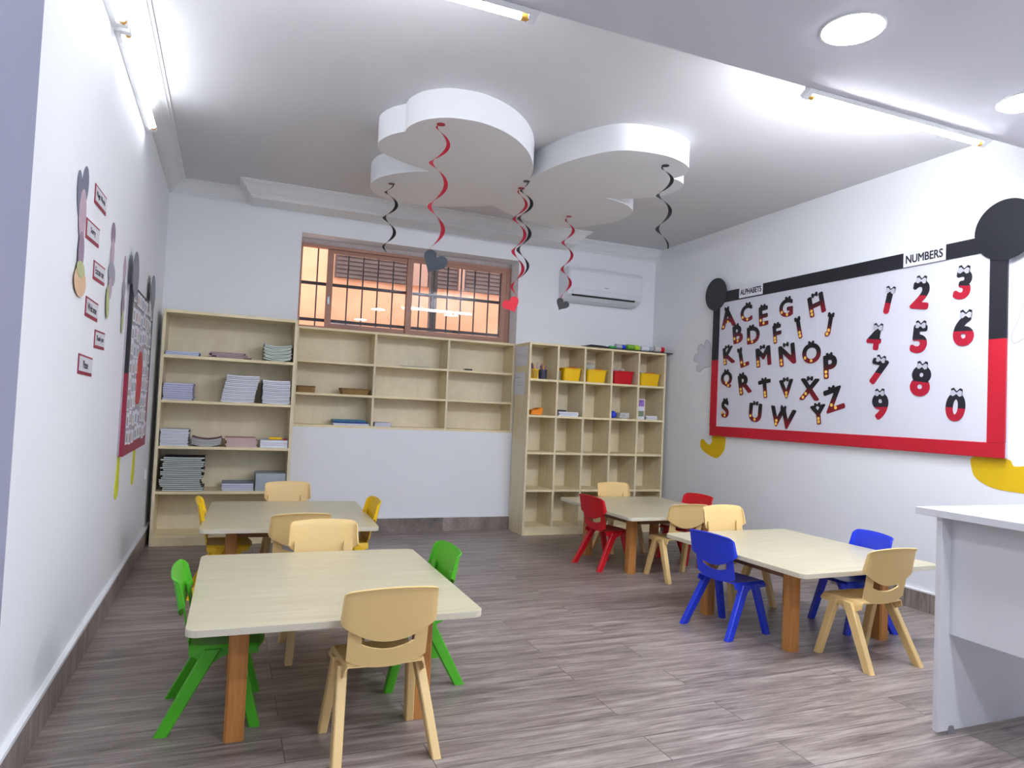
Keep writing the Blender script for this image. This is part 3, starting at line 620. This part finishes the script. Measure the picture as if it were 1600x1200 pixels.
for li, (s, y, z, h, ang) in enumerate(letters+digits):
    dg = s.isdigit()
    bm = text_bm(s, h*(1.0 if not dg else 1.06), .003, (.050 if not s in 'IJ' else .07) if not dg else (.060 if s != '1' else .085)); bmesh.ops.triangulate(bm, faces=bm.faces[:]); bm.normal_update()
    k = 1.0 if dg else 1.0
    for v in bm.verts: v.co.x *= k*1.12
    pts = []
    if not dg:
        for fy in (-.20, -.37):
            best = None; run = []
            for i in range(80):
                x = -.1+.2*i/79
                if inside(bm, x, fy*h, 0): run.append(x)
                elif run: break
            if run: pts.append((sum(run)/len(run), fy*h))
    top = [v.co for v in bm.verts if v.co.y > h*.40]; tx = sum(v.x for v in top)/max(1, len(top))
    r = obj('letter_cutout' if not dg else 'number_cutout', bm, M_digit if dg else M_letter)
    place(r, (WB-.0315, y, z), 'R'); r.matrix_world = r.matrix_world @ Matrix.Rotation(math.radians(ang), 4, 'Z')
    tag(r, ('black and red number %s with a white bow on the notice board' if dg else 'black and dark red letter %s with yellow dots on the notice board') % s, 'number' if dg else 'letter', 'number cutouts' if dg else 'letter cutouts')
    for (px, py) in pts:
        b2 = bmesh.new(); lathe(b2, [(.0125, .0032), (.0125, .0045)], 14, 'z', (px, py, 0)); obj('yellow_button', b2, M_btn, r)
    if dg: b2 = bow(bmesh.new(), .034, .019, .0046, .006)
    else: b2 = bow(bmesh.new(), .030, .019, .0032, .0050)
    for v in b2.verts: v.co.x += tx if not dg else tx*.8; v.co.y += h*(.50 if dg else .50)
    obj('bow', b2, M_boww if dg else M_bowb, r)
    if dg:
        b3 = bow(bmesh.new(), .036, .026, .0031, .0044)
        for v in b3.verts: v.co.x += tx*.8; v.co.y += h*.545
        obj('bow_backing', b3, M_bowb, r)
def blob(name, pts, side, m, label, cat, x, t=.002, outline=None):
    r = empty(name, (0, 0, 0), 0, label, cat) if outline else None
    yy = sum(p[0] for p in pts)/len(pts); zz = sum(p[1] for p in pts)/len(pts); s = -1 if side == 'R' else 1
    loc = [(s*(a-yy), b-zz) for a, b in pts]; c = crv(loc, 5)
    if outline:
        place(r, (x, yy, zz), side); obj('paper', prism(bmesh.new(), c, 0.0003, t), m, r)
        obj('outline', tube(bmesh.new(), [(p[0], p[1], t) for p in c+c[:1]], .0012, 4), outline, r); return r
    o = obj(name, prism(bmesh.new(), c, 0.0003, t), m); place(o, (x, yy, zz), side); return tag(o, label, cat)
blob('yellow_cutout', [(-.868,.950),(-.905,.958),(-.955,.925),(-1.0,.915),(-1.03,.945),(-1.04,.998),(-1.20,.998),(-1.215,.93),(-1.19,.86),(-1.11,.800),(-1.0,.815),(-.90,.855),(-.862,.895)], 'R', M_yelpap, 'yellow rounded paper shape below the left corner of the notice board', 'wall decoration', W)
blob('yellow_cutout', [(-3.452,.998),(-3.440,.93),(-3.47,.87),(-3.56,.826),(-3.68,.815),(-3.80,.820),(-3.88,.86),(-3.90,.93),(-3.86,.985),(-3.80,.99),(-3.74,.968),(-3.68,.962),(-3.645,.998)], 'R', M_yelpap, 'larger yellow rounded paper shape below the right corner of the notice board', 'wall decoration', W)
M_line = mat('grey_pencil_line', (120, 124, 138), .7); M_palep = mat('pale_tracing_paper', (206, 209, 219), .7)
blob('paper_mitten', [(-.99,1.66),(-.98,1.80),(-.945,1.87),(-.90,1.895),(-.875,1.86),(-.87,1.82),(-.84,1.855),(-.79,1.85),(-.765,1.81),(-.79,1.775),(-.74,1.765),(-.715,1.725),(-.74,1.69),(-.80,1.68),(-.76,1.64),(-.775,1.60),(-.83,1.60),(-.88,1.63),(-.93,1.63)], 'R', M_palep, 'pale outlined paper leaf shape left of the notice board', 'wall decoration', W, .0015, M_line)
blob('paper_mitten', [(-3.655,1.705),(-3.675,1.660),(-3.74,1.690),(-3.80,1.66),(-3.90,1.70),(-3.96,1.80),(-3.93,1.92),(-3.86,1.95),(-3.80,1.90),(-3.745,1.89),(-3.705,1.85),(-3.690,1.79)], 'R', M_palep, 'pale outlined paper mitten right of the notice board', 'wall decoration', W, .0015, M_line)

# ---------------------------------------------------------------- left wall: word cards, cutouts, picture board
M_cardw = mat('white_card', (208, 210, 216), .6); M_crim = mat('crimson_card', (150, 30, 62), .5, .05)
cards = [('Magic Words', -3.085, 1.942, .265, 2, 'topmost word card with a red border, reading Magic Words'), ('Sorry', -3.210, 1.774, .275, 3, 'word card with a red border, reading Sorry'), ('Excuse me', -3.010, 1.648, .268, 2, 'word card with a red border, reading Excuse me'),
         ('Welcome', -3.122, 1.486, .268, 0, 'word card with a red border, reading Welcome'), ('Thank you', -2.888, 1.375, .248, 1, 'small word card with a red border, reading Thank you'), ('Please', -3.188, 1.257, .285, -1, 'lowest word card with a red border, reading Please')]
for s, y, z, w_, ang, lb in cards:
    r = place(empty('word_card', (0, 0, 0), 0, lb, 'card', 'word cards on the left wall'), (0, y, z), 'L'); r.matrix_world = r.matrix_world @ Matrix.Rotation(math.radians(ang), 4, 'Z')
    obj('border', B(0, w_, -.039, .039, .0005, .003), M_crim, r, bevel=.0008)
    obj('card', B(.012, w_-.006, -.026, .031, .003, .0042), M_cardw, r)
    o = obj('lettering', text_bm(s, .030, .0006, .003, width=w_*(.36 if len(s) < 7 else .72)), M_ink, r); o.location = (w_*.47, .002, .0043)
def cutout(label, y, parts):
    r = place(empty('paper_cutout', (0, 0, 0), 0, label, 'wall decoration'), (0, y, parts[0][1]), 'L'); z0 = parts[0][1]
    for i, (dy, z, rx, rz, m, tilt, nm) in enumerate(parts):
        c, s = math.cos(tilt), math.sin(tilt)
        obj(nm, prism(bmesh.new(), [(dy+rx*math.cos(2*PI*k/28)*c-rz*math.sin(2*PI*k/28)*s, z-z0+rx*math.cos(2*PI*k/28)*s+rz*math.sin(2*PI*k/28)*c) for k in range(28)], .0006+.0014*i, .0018+.0014*i), m, r)
P_ = lambda n, c: mat(n, c, .6, .08, 12)
g1, g2, pk, og, lm, gy = P_('slate_paper', (112, 116, 136)), P_('grey_paper', (158, 160, 172)), P_('dusty_pink_paper', (190, 168, 182)), P_('apricot_paper', (222, 184, 150)), P_('olive_paper', (186, 192, 140)), P_('mauve_paper', (150, 130, 152))
cutout('tall paper flower cutout with slate petals and apricot base, nearest on the left wall', -3.29, [(.02, 1.92, .055, .075, g1, -.4, 'petal'), (-.07, 1.86, .045, .085, g1, .3, 'petal'), (-.01, 1.80, .062, .095, pk, 0, 'bloom'), (.0, 1.665, .050, .075, gy, 0, 'stem'), (.01, 1.555, .105, .055, og, 0, 'pot'), (.0, 1.60, .07, .03, lm, 0, 'pot_rim')])
cutout('slim paper flower cutout with pink bloom, between the cards and the picture board', -2.58, [(.0, 1.885, .06, .055, gy, .2, 'bloom'), (.0, 1.79, .05, .075, pk, 0, 'bloom'), (.01, 1.70, .095, .055, g2, 0, 'leaf'), (-.02, 1.63, .045, .05, pk, 0, 'leaf'), (-.07, 1.56, .04, .075, lm, .2, 'foot')])
cutout('small mauve paper flower cutout beside the picture board', -2.16, [(.0, 1.79, .045, .075, pk, 0, 'bloom'), (.0, 1.69, .055, .05, g2, 0, 'leaf'), (.0, 1.60, .05, .06, gy, 0, 'leaf'), (.01, 1.52, .03, .06, lm, 0, 'foot')])
# picture board
LY0, LY1, LZ0, LZ1 = -2.005, -.92, .808, 1.745
r = place(empty('picture_board', (0, 0, 0), 0, 'tall red and black board covered in small pictures on the left wall', 'notice board'), (0, LY0, LZ0), 'L')
w_, h_ = LY1-LY0, LZ1-LZ0
obj('panel', B(0.003, w_-.003, .003, h_-.003, 0, .024), mat('pale_backing_paper', (176, 168, 176), .6, .2, 9), r)
obj('black_border', box(box(B(0, w_, h_-.06, h_, .010, .027), 0, .05, .45, h_-.06, .010, .027), w_-.05, w_, .45, h_-.06, .010, .027), M_black, r)
obj('red_border', box(box(B(0, w_, 0, .06, .010, .027), 0, .05, .06, .45, .010, .027), w_-.05, w_, .06, .45, .010, .027), M_crim, r)
for cx, cy, rr in ((.06, h_+.06, .125), (w_-.10, h_+.08, .125)):
    obj('corner_disc', prism(bmesh.new(), [(cx+rr*math.cos(2*PI*k/40), cy+rr*math.sin(2*PI*k/40)) for k in range(40)], .0275, .030), mat('grey_sheen_card', (92, 94, 110), .35), r)
obj('red_shape', prism(bmesh.new(), crv([(.42,.30),(.40,.42),(.44,.55),(.52,.60),(.60,.58),(.66,.48),(.64,.34),(.56,.28)], 4), .0245, .0275), mat('bright_red_card', (196, 40, 44), .45), r)
pm = [P_('print_grey', (170, 168, 176)), P_('print_pink', (196, 170, 180)), P_('print_cream', (206, 200, 190)), P_('print_blue', (160, 168, 186))]
k = 0
for row in range(9):
    for cI in range(8):
        cy = .06+.098*row; cx = .07+.122*cI
        if .36 < cx+.04 < .70 and .26 < cy+.03 < .6: continue
        b = B(0, .088+random.uniform(0, .022), 0, .076+random.uniform(0, .014), 0, .0012)
        box(b, .012, .074, .012, .060, .0012, .0016, 1)
        o = obj('picture_card', b, None, mats=[M_white, pm[k % 4]]); k += 1
        place(o, (.0252 if not (cx < .05) else .0276, LY0+cx+random.uniform(-.01, .01), LZ0+cy+random.uniform(-.01, .01)), 'L'); o.matrix_world = o.matrix_world @ Matrix.Rotation(random.uniform(-.06, .06), 4, 'Z')
        o.location.x = .0277 if (cx < .06 or cx > w_-.16 or row == 8 or row == 0) else .0252
        tag(o, 'small printed picture card pinned on the red and black board', 'picture card', 'picture cards on the left board')
for (yc, lb) in ((-1.93, 'neon yellow paper strip hanging below the near corner of the picture board'), (-1.25, 'neon yellow paper strip hanging below the far corner of the picture board')):
    blob('yellow_strip', [(yc-.04,.808),(yc-.06,.72),(yc-.09,.64),(yc-.07,.585),(yc+.0,.575),(yc+.06,.62),(yc+.05,.70),(yc+.045,.808)], 'L', M_yelneon, lb, 'wall decoration', 0, .0025)
r = place(empty('wall_socket', (0, 0, 0), 0, 'small white electric socket low on the left wall beside the bookcase', 'socket'), (0, -.50, .56), 'L')
obj('plate', B(-.04, .04, -.04, .04, 0, .009), M_trim, r, bevel=.003); obj('insert', B(-.022, .022, -.022, .022, .009, .011), M_ac, r)

# ---------------------------------------------------------------- hanging swirls
def swirl(x, y, ztop, zbot, m, label, cut=None, r0=.032, turns=4, ph=0.0, cs=.055):
    root = empty('hanging_swirl', (x, y, ztop), 0, label, 'decoration', 'hanging paper swirls'); Lz = ztop-zbot
    bm = bmesh.new(); N = int(26*turns); L, Rr = [], []
    bmd = lathe(bmesh.new(), [(.024, -.0004), (.024, -.0024)], 24); obj('top_disc', bmd, m, root)
    va, vb = [], []
    for i in range(N+1):
        t = i/N; a = ph+2*PI*turns*t; rr = r0*(.35+.65*min(1, t*5))*(1-.25*t); zz = -.003-Lz*(t**1.15)
        wd = .0115*min(1, .35+3*t)*min(1, .25+6*(1-t))
        c, s = math.cos(a), math.sin(a)
        va.append(bm.verts.new(((rr-wd)*c, (rr-wd)*s, zz+.002))); vb.append(bm.verts.new(((rr+wd)*c, (rr+wd)*s, zz-.002)))
    for i in range(N): bm.faces.new((va[i], va[i+1], vb[i+1], vb[i]))
    obj('ribbon', thicken(bm, .0007), m, root, smooth=True)
    if cut:
        mc, rx = cut; a = ph; ex, ey = (r0*.75*math.cos(a), r0*.75*math.sin(a))
        pts = []
        for k in range(40):
            q = 2*PI*k/40; pts.append((cs*.062*16*math.sin(q)**3, cs*.062*(13*math.cos(q)-5*math.cos(2*q)-2*math.cos(3*q)-math.cos(4*q))))
        o = obj('heart_cutout', prism(bmesh.new(), pts, -.0006, .0006), mc, root)
        o.rotation_euler = (PI/2, .5*rx, -.38); o.location = (ex-.01+(.045 if cs > .07 else 0), ey, -Lz-cs*.85)
    return root
M_rib = mat('red_foil', (178, 26, 54), .35, .06); M_ribk = mat('black_foil', (28, 29, 34), .35, .06); M_pinkr = mat('bright_red_card_cut', (226, 36, 58), .5); M_slate = mat('slate_card', (46, 56, 66), .5)
swirl(1.535, -1.343, PZ, 2.235, M_ribk, 'black paper swirl at the left end of the ceiling panel', None, .046, 2.6, .4)
swirl(1.555, -2.526, PZ, 2.025, M_rib, 'long red swirl ending in a slate grey cutout, hanging nearest the camera', (M_slate, 1), .050, 3, 2.4, .072)
swirl(2.358, -1.88, PZ, 2.075, M_ribk, 'long black swirl hanging at the middle of the ceiling panel', None, .046, 3.2, .2)
swirl(2.386, -1.722, PZ, 1.955, M_rib, 'red swirl ending in a red cutout, twined behind the middle black one', (M_pinkr, -1), .046, 3.4, 2.0, .062)
swirl(3.000, -1.261, PZ, 2.07, M_rib, 'red swirl ending in a black cutout in front of the air conditioner', (M_ribk, 1), .044, 3.2, 1.6, .055)
swirl(3.005, -2.593, PZ, 2.21, M_ribk, 'black swirl hanging at the right end of the ceiling panel', None, .046, 2.6, 2.2)

# ---------------------------------------------------------------- tables
TW, TL, TZ = .963, 1.088, .440
def make_table():
    r = empty('activity_table', (0, 0, 0))
    pts = []; rr = .035
    for cx, cy, st in ((1, 1, 0), (-1, 1, PI/2), (-1, -1, PI), (1, -1, 1.5*PI)):
        for k in range(7): t = st+k*PI/12; pts.append((cx*(TW/2-rr)+rr*math.cos(t), cy*(TL/2-rr)+rr*math.sin(t)))
    bm = prism(bmesh.new(), pts, TZ-.024, TZ)
    for f in bm.faces: f.material_index = 0 if f.normal.z > .5 else 1
    obj('tabletop', bm, None, r, mats=[M_table, M_tedge], bevel=.002)
    lx, ly, s = .3212, .3196, .032
    for sx in (-1, 1):
        for sy in (-1, 1):
            x, y = sx*lx, sy*ly; c = .008
            bm = prism(bmesh.new(), [(x-s+c, y-s), (x+s-c, y-s), (x+s, y-s+c), (x+s, y+s-c), (x+s-c, y+s), (x-s+c, y+s), (x-s, y+s-c), (x-s, y-s+c)], 0, TZ-.024)
            obj('leg', bm, M_pine, r)
    for sx in (-1, 1):
        obj('apron_rail', B(sx*lx-.011, sx*lx+.011, -ly+s, ly-s, TZ-.085, TZ-.0242), M_apron, r); obj('apron_rail', B(-lx+s, lx-s, sx*ly-.011, sx*ly+.011, TZ-.085, TZ-.0242), M_apron, r)
    return r
tb = make_table()
TBL = [(.9404, -3.3783, -.0085, 'pale maple square table nearest the camera, ringed by green and beige chairs'), (.9312, -1.6557, -.0404, 'pale maple square table in front of the bookcase with yellow chairs'),
       (3.6373, -1.5387, .013, 'pale maple square table in front of the cubby unit with red chairs'), (3.5556, -3.1771, .025, 'pale maple square table by the right wall with blue chairs')]
for i, (x, y, a, lb) in enumerate(TBL):
    o = tb if i == 0 else copy_tree(tb); o.location = (x, y, 0); o.rotation_euler = (0, 0, a); tag(o, lb, 'table', 'activity tables')

# ---------------------------------------------------------------- chairs
def yb(x, z):            # surface of the backrest: leans back with height, wraps forward at the sides
    return -.090-.185*(z-.30) + .62*abs(x)**2.2
def make_chair(m, name='child_chair'):
    r = empty(name, (0, 0, 0))
    # upper shell
    bm = bmesh.new(); nu, nv = 28, 14
    def up(u, v):
        s = 2*u-1; wv = .151+.004*(1-v); e = abs(s); x = math.copysign(wv*(min(e, .90)/.90*.975+max(0, e-.90)*.25), s)
        zb = .382+.070*abs(s)**2.0; ztp = .566-.011*s*s-.010*(max(0, abs(s)-.80)/.20)**2
        z = zb+(ztp-zb)*v
        y = yb(x, z)-.010
        if e > .90: y += (e-.90)/.10*.020*(1-.35*v)
        y -= .006*math.exp(-((1-v)/.06)**2)        # rolled lip
        return (x, y, z)
    grid(bm, nu, nv, up); thicken(bm, .006)
    # lower shell with the hand slot
    b2 = bmesh.new()
    slot = .088; ow = .134
    zlow = lambda x: .288+.032*(abs(x)/ow)**2.4
    zs = lambda x: .349+.022*(abs(x)/slot)**2 if abs(x) < slot else .371
    def lowc(u, v): x = (2*u-1)*slot; z = zlow(x)+(zs(x)-zlow(x))*v; return (x, yb(x, z), z)
    grid(b2, 16, 6, lowc)
    for sd in (-1, 1):
        def lows(u, v):
            x = sd*(slot+(ow-slot)*u); z0 = zlow(x); zm = .371; zt_ = .470
            vv = v*2
            z = z0+(zm-z0)*vv if vv <= 1 else zm+(zt_-zm)*(vv-1)
            xx = x if not (vv > 1) else sd*(slot+.006*(vv-1)+(ow-slot-.006*(vv-1))*u)
            return (xx, yb(xx, z), z)
        grid(b2, 6, 12, lows)
    thicken(b2, .006)
    tmp = bpy.data.meshes.new('tmp'); b2.to_mesh(tmp); b2.free(); bm.from_mesh(tmp); bpy.data.meshes.remove(tmp)
    obj('backrest', bm, m, r, smooth=True)
    # seat pan with side skirts
    bm = bmesh.new(); y0, y1 = yb(0, .295)-.0, .168
    def skz(y):
        t = (y-y0)/(y1-y0)
        return .298-.030-.036*math.exp(-((t-.26)/.16)**2)-.006*math.exp(-((t-.75)/.2)**2)
    def seat(u, v):
        s = 2*u-1; e = abs(s); hw = .132+.010*v-.03*max(0, v-.93)/.07*0
        y = y0+(y1-y0)*v; pan = .298-.010*(1-min(1, (s/.75))**2)*math.sin(PI*min(1, v*1.05)) if e < .75 else .298
        if v > .9: pan -= .014*((v-.9)/.1)**2
        if e <= .75: x = hw*(s/.75)*.95; z = pan; y += -.02*abs(s/.75)**3*max(0, v-.85)/.15+yback(x, v)
        else:
            k = (e-.75)/.25; x = math.copysign(hw*(.95+.09*math.sin(k*PI/2)), s); z = pan+(skz(y)-pan)*k**1.3; y += -.02*max(0, v-.85)/.15+yback(x, v)
        return (x, y, z)
    def yback(x, v): return .62*abs(x)**2.2*(1-v)*1.0
    grid(bm, 32, 20, seat); thicken(bm, .005)
    obj('seat', bm, m, r, smooth=True)
    # legs
    for sx in (-1, 1):
        for (yt, yf, zt_, at, af, xf) in ((-.005, -.152, .286, .027, .0215, .163), (.072, .146, .286, .021, .018, .156)):
            bm = bmesh.new(); rings = []
            for q in range(5):
                t = q/4; z = zt_*(1-t); xc = sx*(.131+(xf-.131)*t); yc = yt+(yf-yt)*t; a = at+(af-at)*t; b = .0165-.0015*t; ch = .004
                rings.append([bm.verts.new((xc+px, yc+py, z)) for px, py in ((-b+ch, -a), (b-ch, -a), (b, -a+ch), (b, a-ch), (b-ch, a), (-b+ch, a), (-b, a-ch), (-b, -a+ch))])
            for A, Bq in zip(rings, rings[1:]):
                for k in range(8): bm.faces.new((A[k], A[(k+1) % 8], Bq[(k+1) % 8], Bq[k]))
            bm.faces.new(rings[0]); bm.faces.new(rings[-1]); bmesh.ops.recalc_face_normals(bm, faces=bm.faces[:])
            obj('leg', bm, m, r)
    return r
protos = {}
CH = [('beige', 1.066, -3.868, 2, 1, 'beige plastic child chair nearest the camera, back turned to it'),
      ('beige', 1.003, -2.905, 180, 1.025, 'beige plastic child chair on the far side of the nearest table'),
      ('green', .545, -3.455, -92, .95, 'bright green plastic child chair at the left of the nearest table'),
      ('green', 1.335, -3.300, 92, .97, 'bright green plastic child chair at the right of the nearest table'),
      ('beige', .918, -2.31, 5, 1, 'beige plastic child chair with its back to the nearest table, tucked under the bookcase table'),
      ('beige', .975, -1.125, 183, 1, 'beige plastic child chair directly in front of the bookcase'),
      ('yellow', .550, -1.74, -90, .98, 'yellow plastic child chair at the left, by the bookcase'),
      ('yellow', 1.300, -1.80, 92, .98, 'yellow plastic child chair at the right of the bookcase table'),
      ('red', 3.245, -1.600, -84, .95, 'red plastic child chair at the left of the table by the cubby unit'),
      ('red', 4.020, -1.56, 98, .94, 'red plastic child chair between the far table and the right wall'),
      ('beige', 3.690, -1.085, 180, .99, 'beige plastic child chair in front of the cubby unit'),
      ('beige', 3.590, -2.045, -1, .97, 'beige plastic child chair on the near side of the red-chair table'),
      ('blue', 3.145, -3.125, -82, .95, 'blue plastic child chair at the left of the blue-chair table, fully visible'),
      ('blue', 3.925, -3.265, 80, .95, 'blue plastic child chair between the near right table and the right wall'),
      ('beige', 3.570, -2.705, 183, 1.05, 'beige plastic child chair on the far side of the blue-chair table'),
      ('beige', 3.530, -3.710, 1, 1.02, 'beige plastic child chair beside the white desk, back to the camera')]
for c, x, y, a, s, lb in CH:
    if c not in protos: o = protos[c] = make_chair({'beige': M_beige, 'green': M_green, 'yellow': M_yellow, 'red': M_red, 'blue': M_blue}[c])
    else: o = copy_tree(protos[c])
    o.location = (x, y, 0); o.rotation_euler = (0, 0, math.radians(a)); o.scale = (1 if s < 1 else s, 1 if s < 1 else s, s); tag(o, lb, 'chair', 'child chairs')

# ---------------------------------------------------------------- teacher's desk
dk = empty('white_desk', (3.075, -4.40, 0), 0, 'white laminate desk cut by the right edge of the photo', 'desk')
obj('desktop', B(-.012, .66, -1.30, .085, .817, .845), M_desk, dk, bevel=.002)
for a in (-.018, -1.25):
    p = obj('end_panel', B(0, .60, a, a+.022, .012, .817), M_desk, dk, bevel=.0012)
    for q in (.07, .56):
        obj('foot_glide', prism(bmesh.new(), [(q-.02, 0), (q+.02, 0), (q+.009, .03), (q-.009, .03)], 0, .006), M_grey, p)
        g = p.children[-1]; g.rotation_euler = (PI/2, 0, 0); g.location = (0, a-.0, 0)
obj('modesty_panel', B(.052, .070, -1.228, -.018, .375, .817), M_desk, dk)

# ---------------------------------------------------------------- world, camera, render look
w = bpy.data.worlds.new('World'); bpy.context.scene.world = w; w.use_nodes = True
bg = w.node_tree.nodes['Background']; bg.inputs[0].default_value = (.80, .88, 1, 1); bg.inputs[1].default_value = .72
yaw, pitch, roll_ = .3865, .0371, .0446
F = Vector((math.sin(yaw)*math.cos(pitch), math.cos(yaw)*math.cos(pitch), math.sin(pitch))); R0 = Vector((math.cos(yaw), -math.sin(yaw), 0)); U0 = R0.cross(F)
R1 = R0*math.cos(roll_)+U0*math.sin(roll_); U1 = -R0*math.sin(roll_)+U0*math.cos(roll_)
cam = bpy.data.objects.new('camera', bpy.data.cameras.new('camera')); COL.objects.link(cam)
cam.matrix_world = Matrix.Translation((.5388, -6.2502, 1.154)) @ Matrix((R1, U1, -F)).transposed().to_4x4()
cam.data.sensor_width = 36; cam.data.lens = 36*1083.16/1600; cam.data.clip_start = .05
sc = bpy.context.scene; sc.camera = cam
sc.view_settings.view_transform = 'Standard'; sc.view_settings.look = 'None'; sc.view_settings.gamma = 1; sc.view_settings.use_curve_mapping = False
sc.view_settings.exposure = 2.62
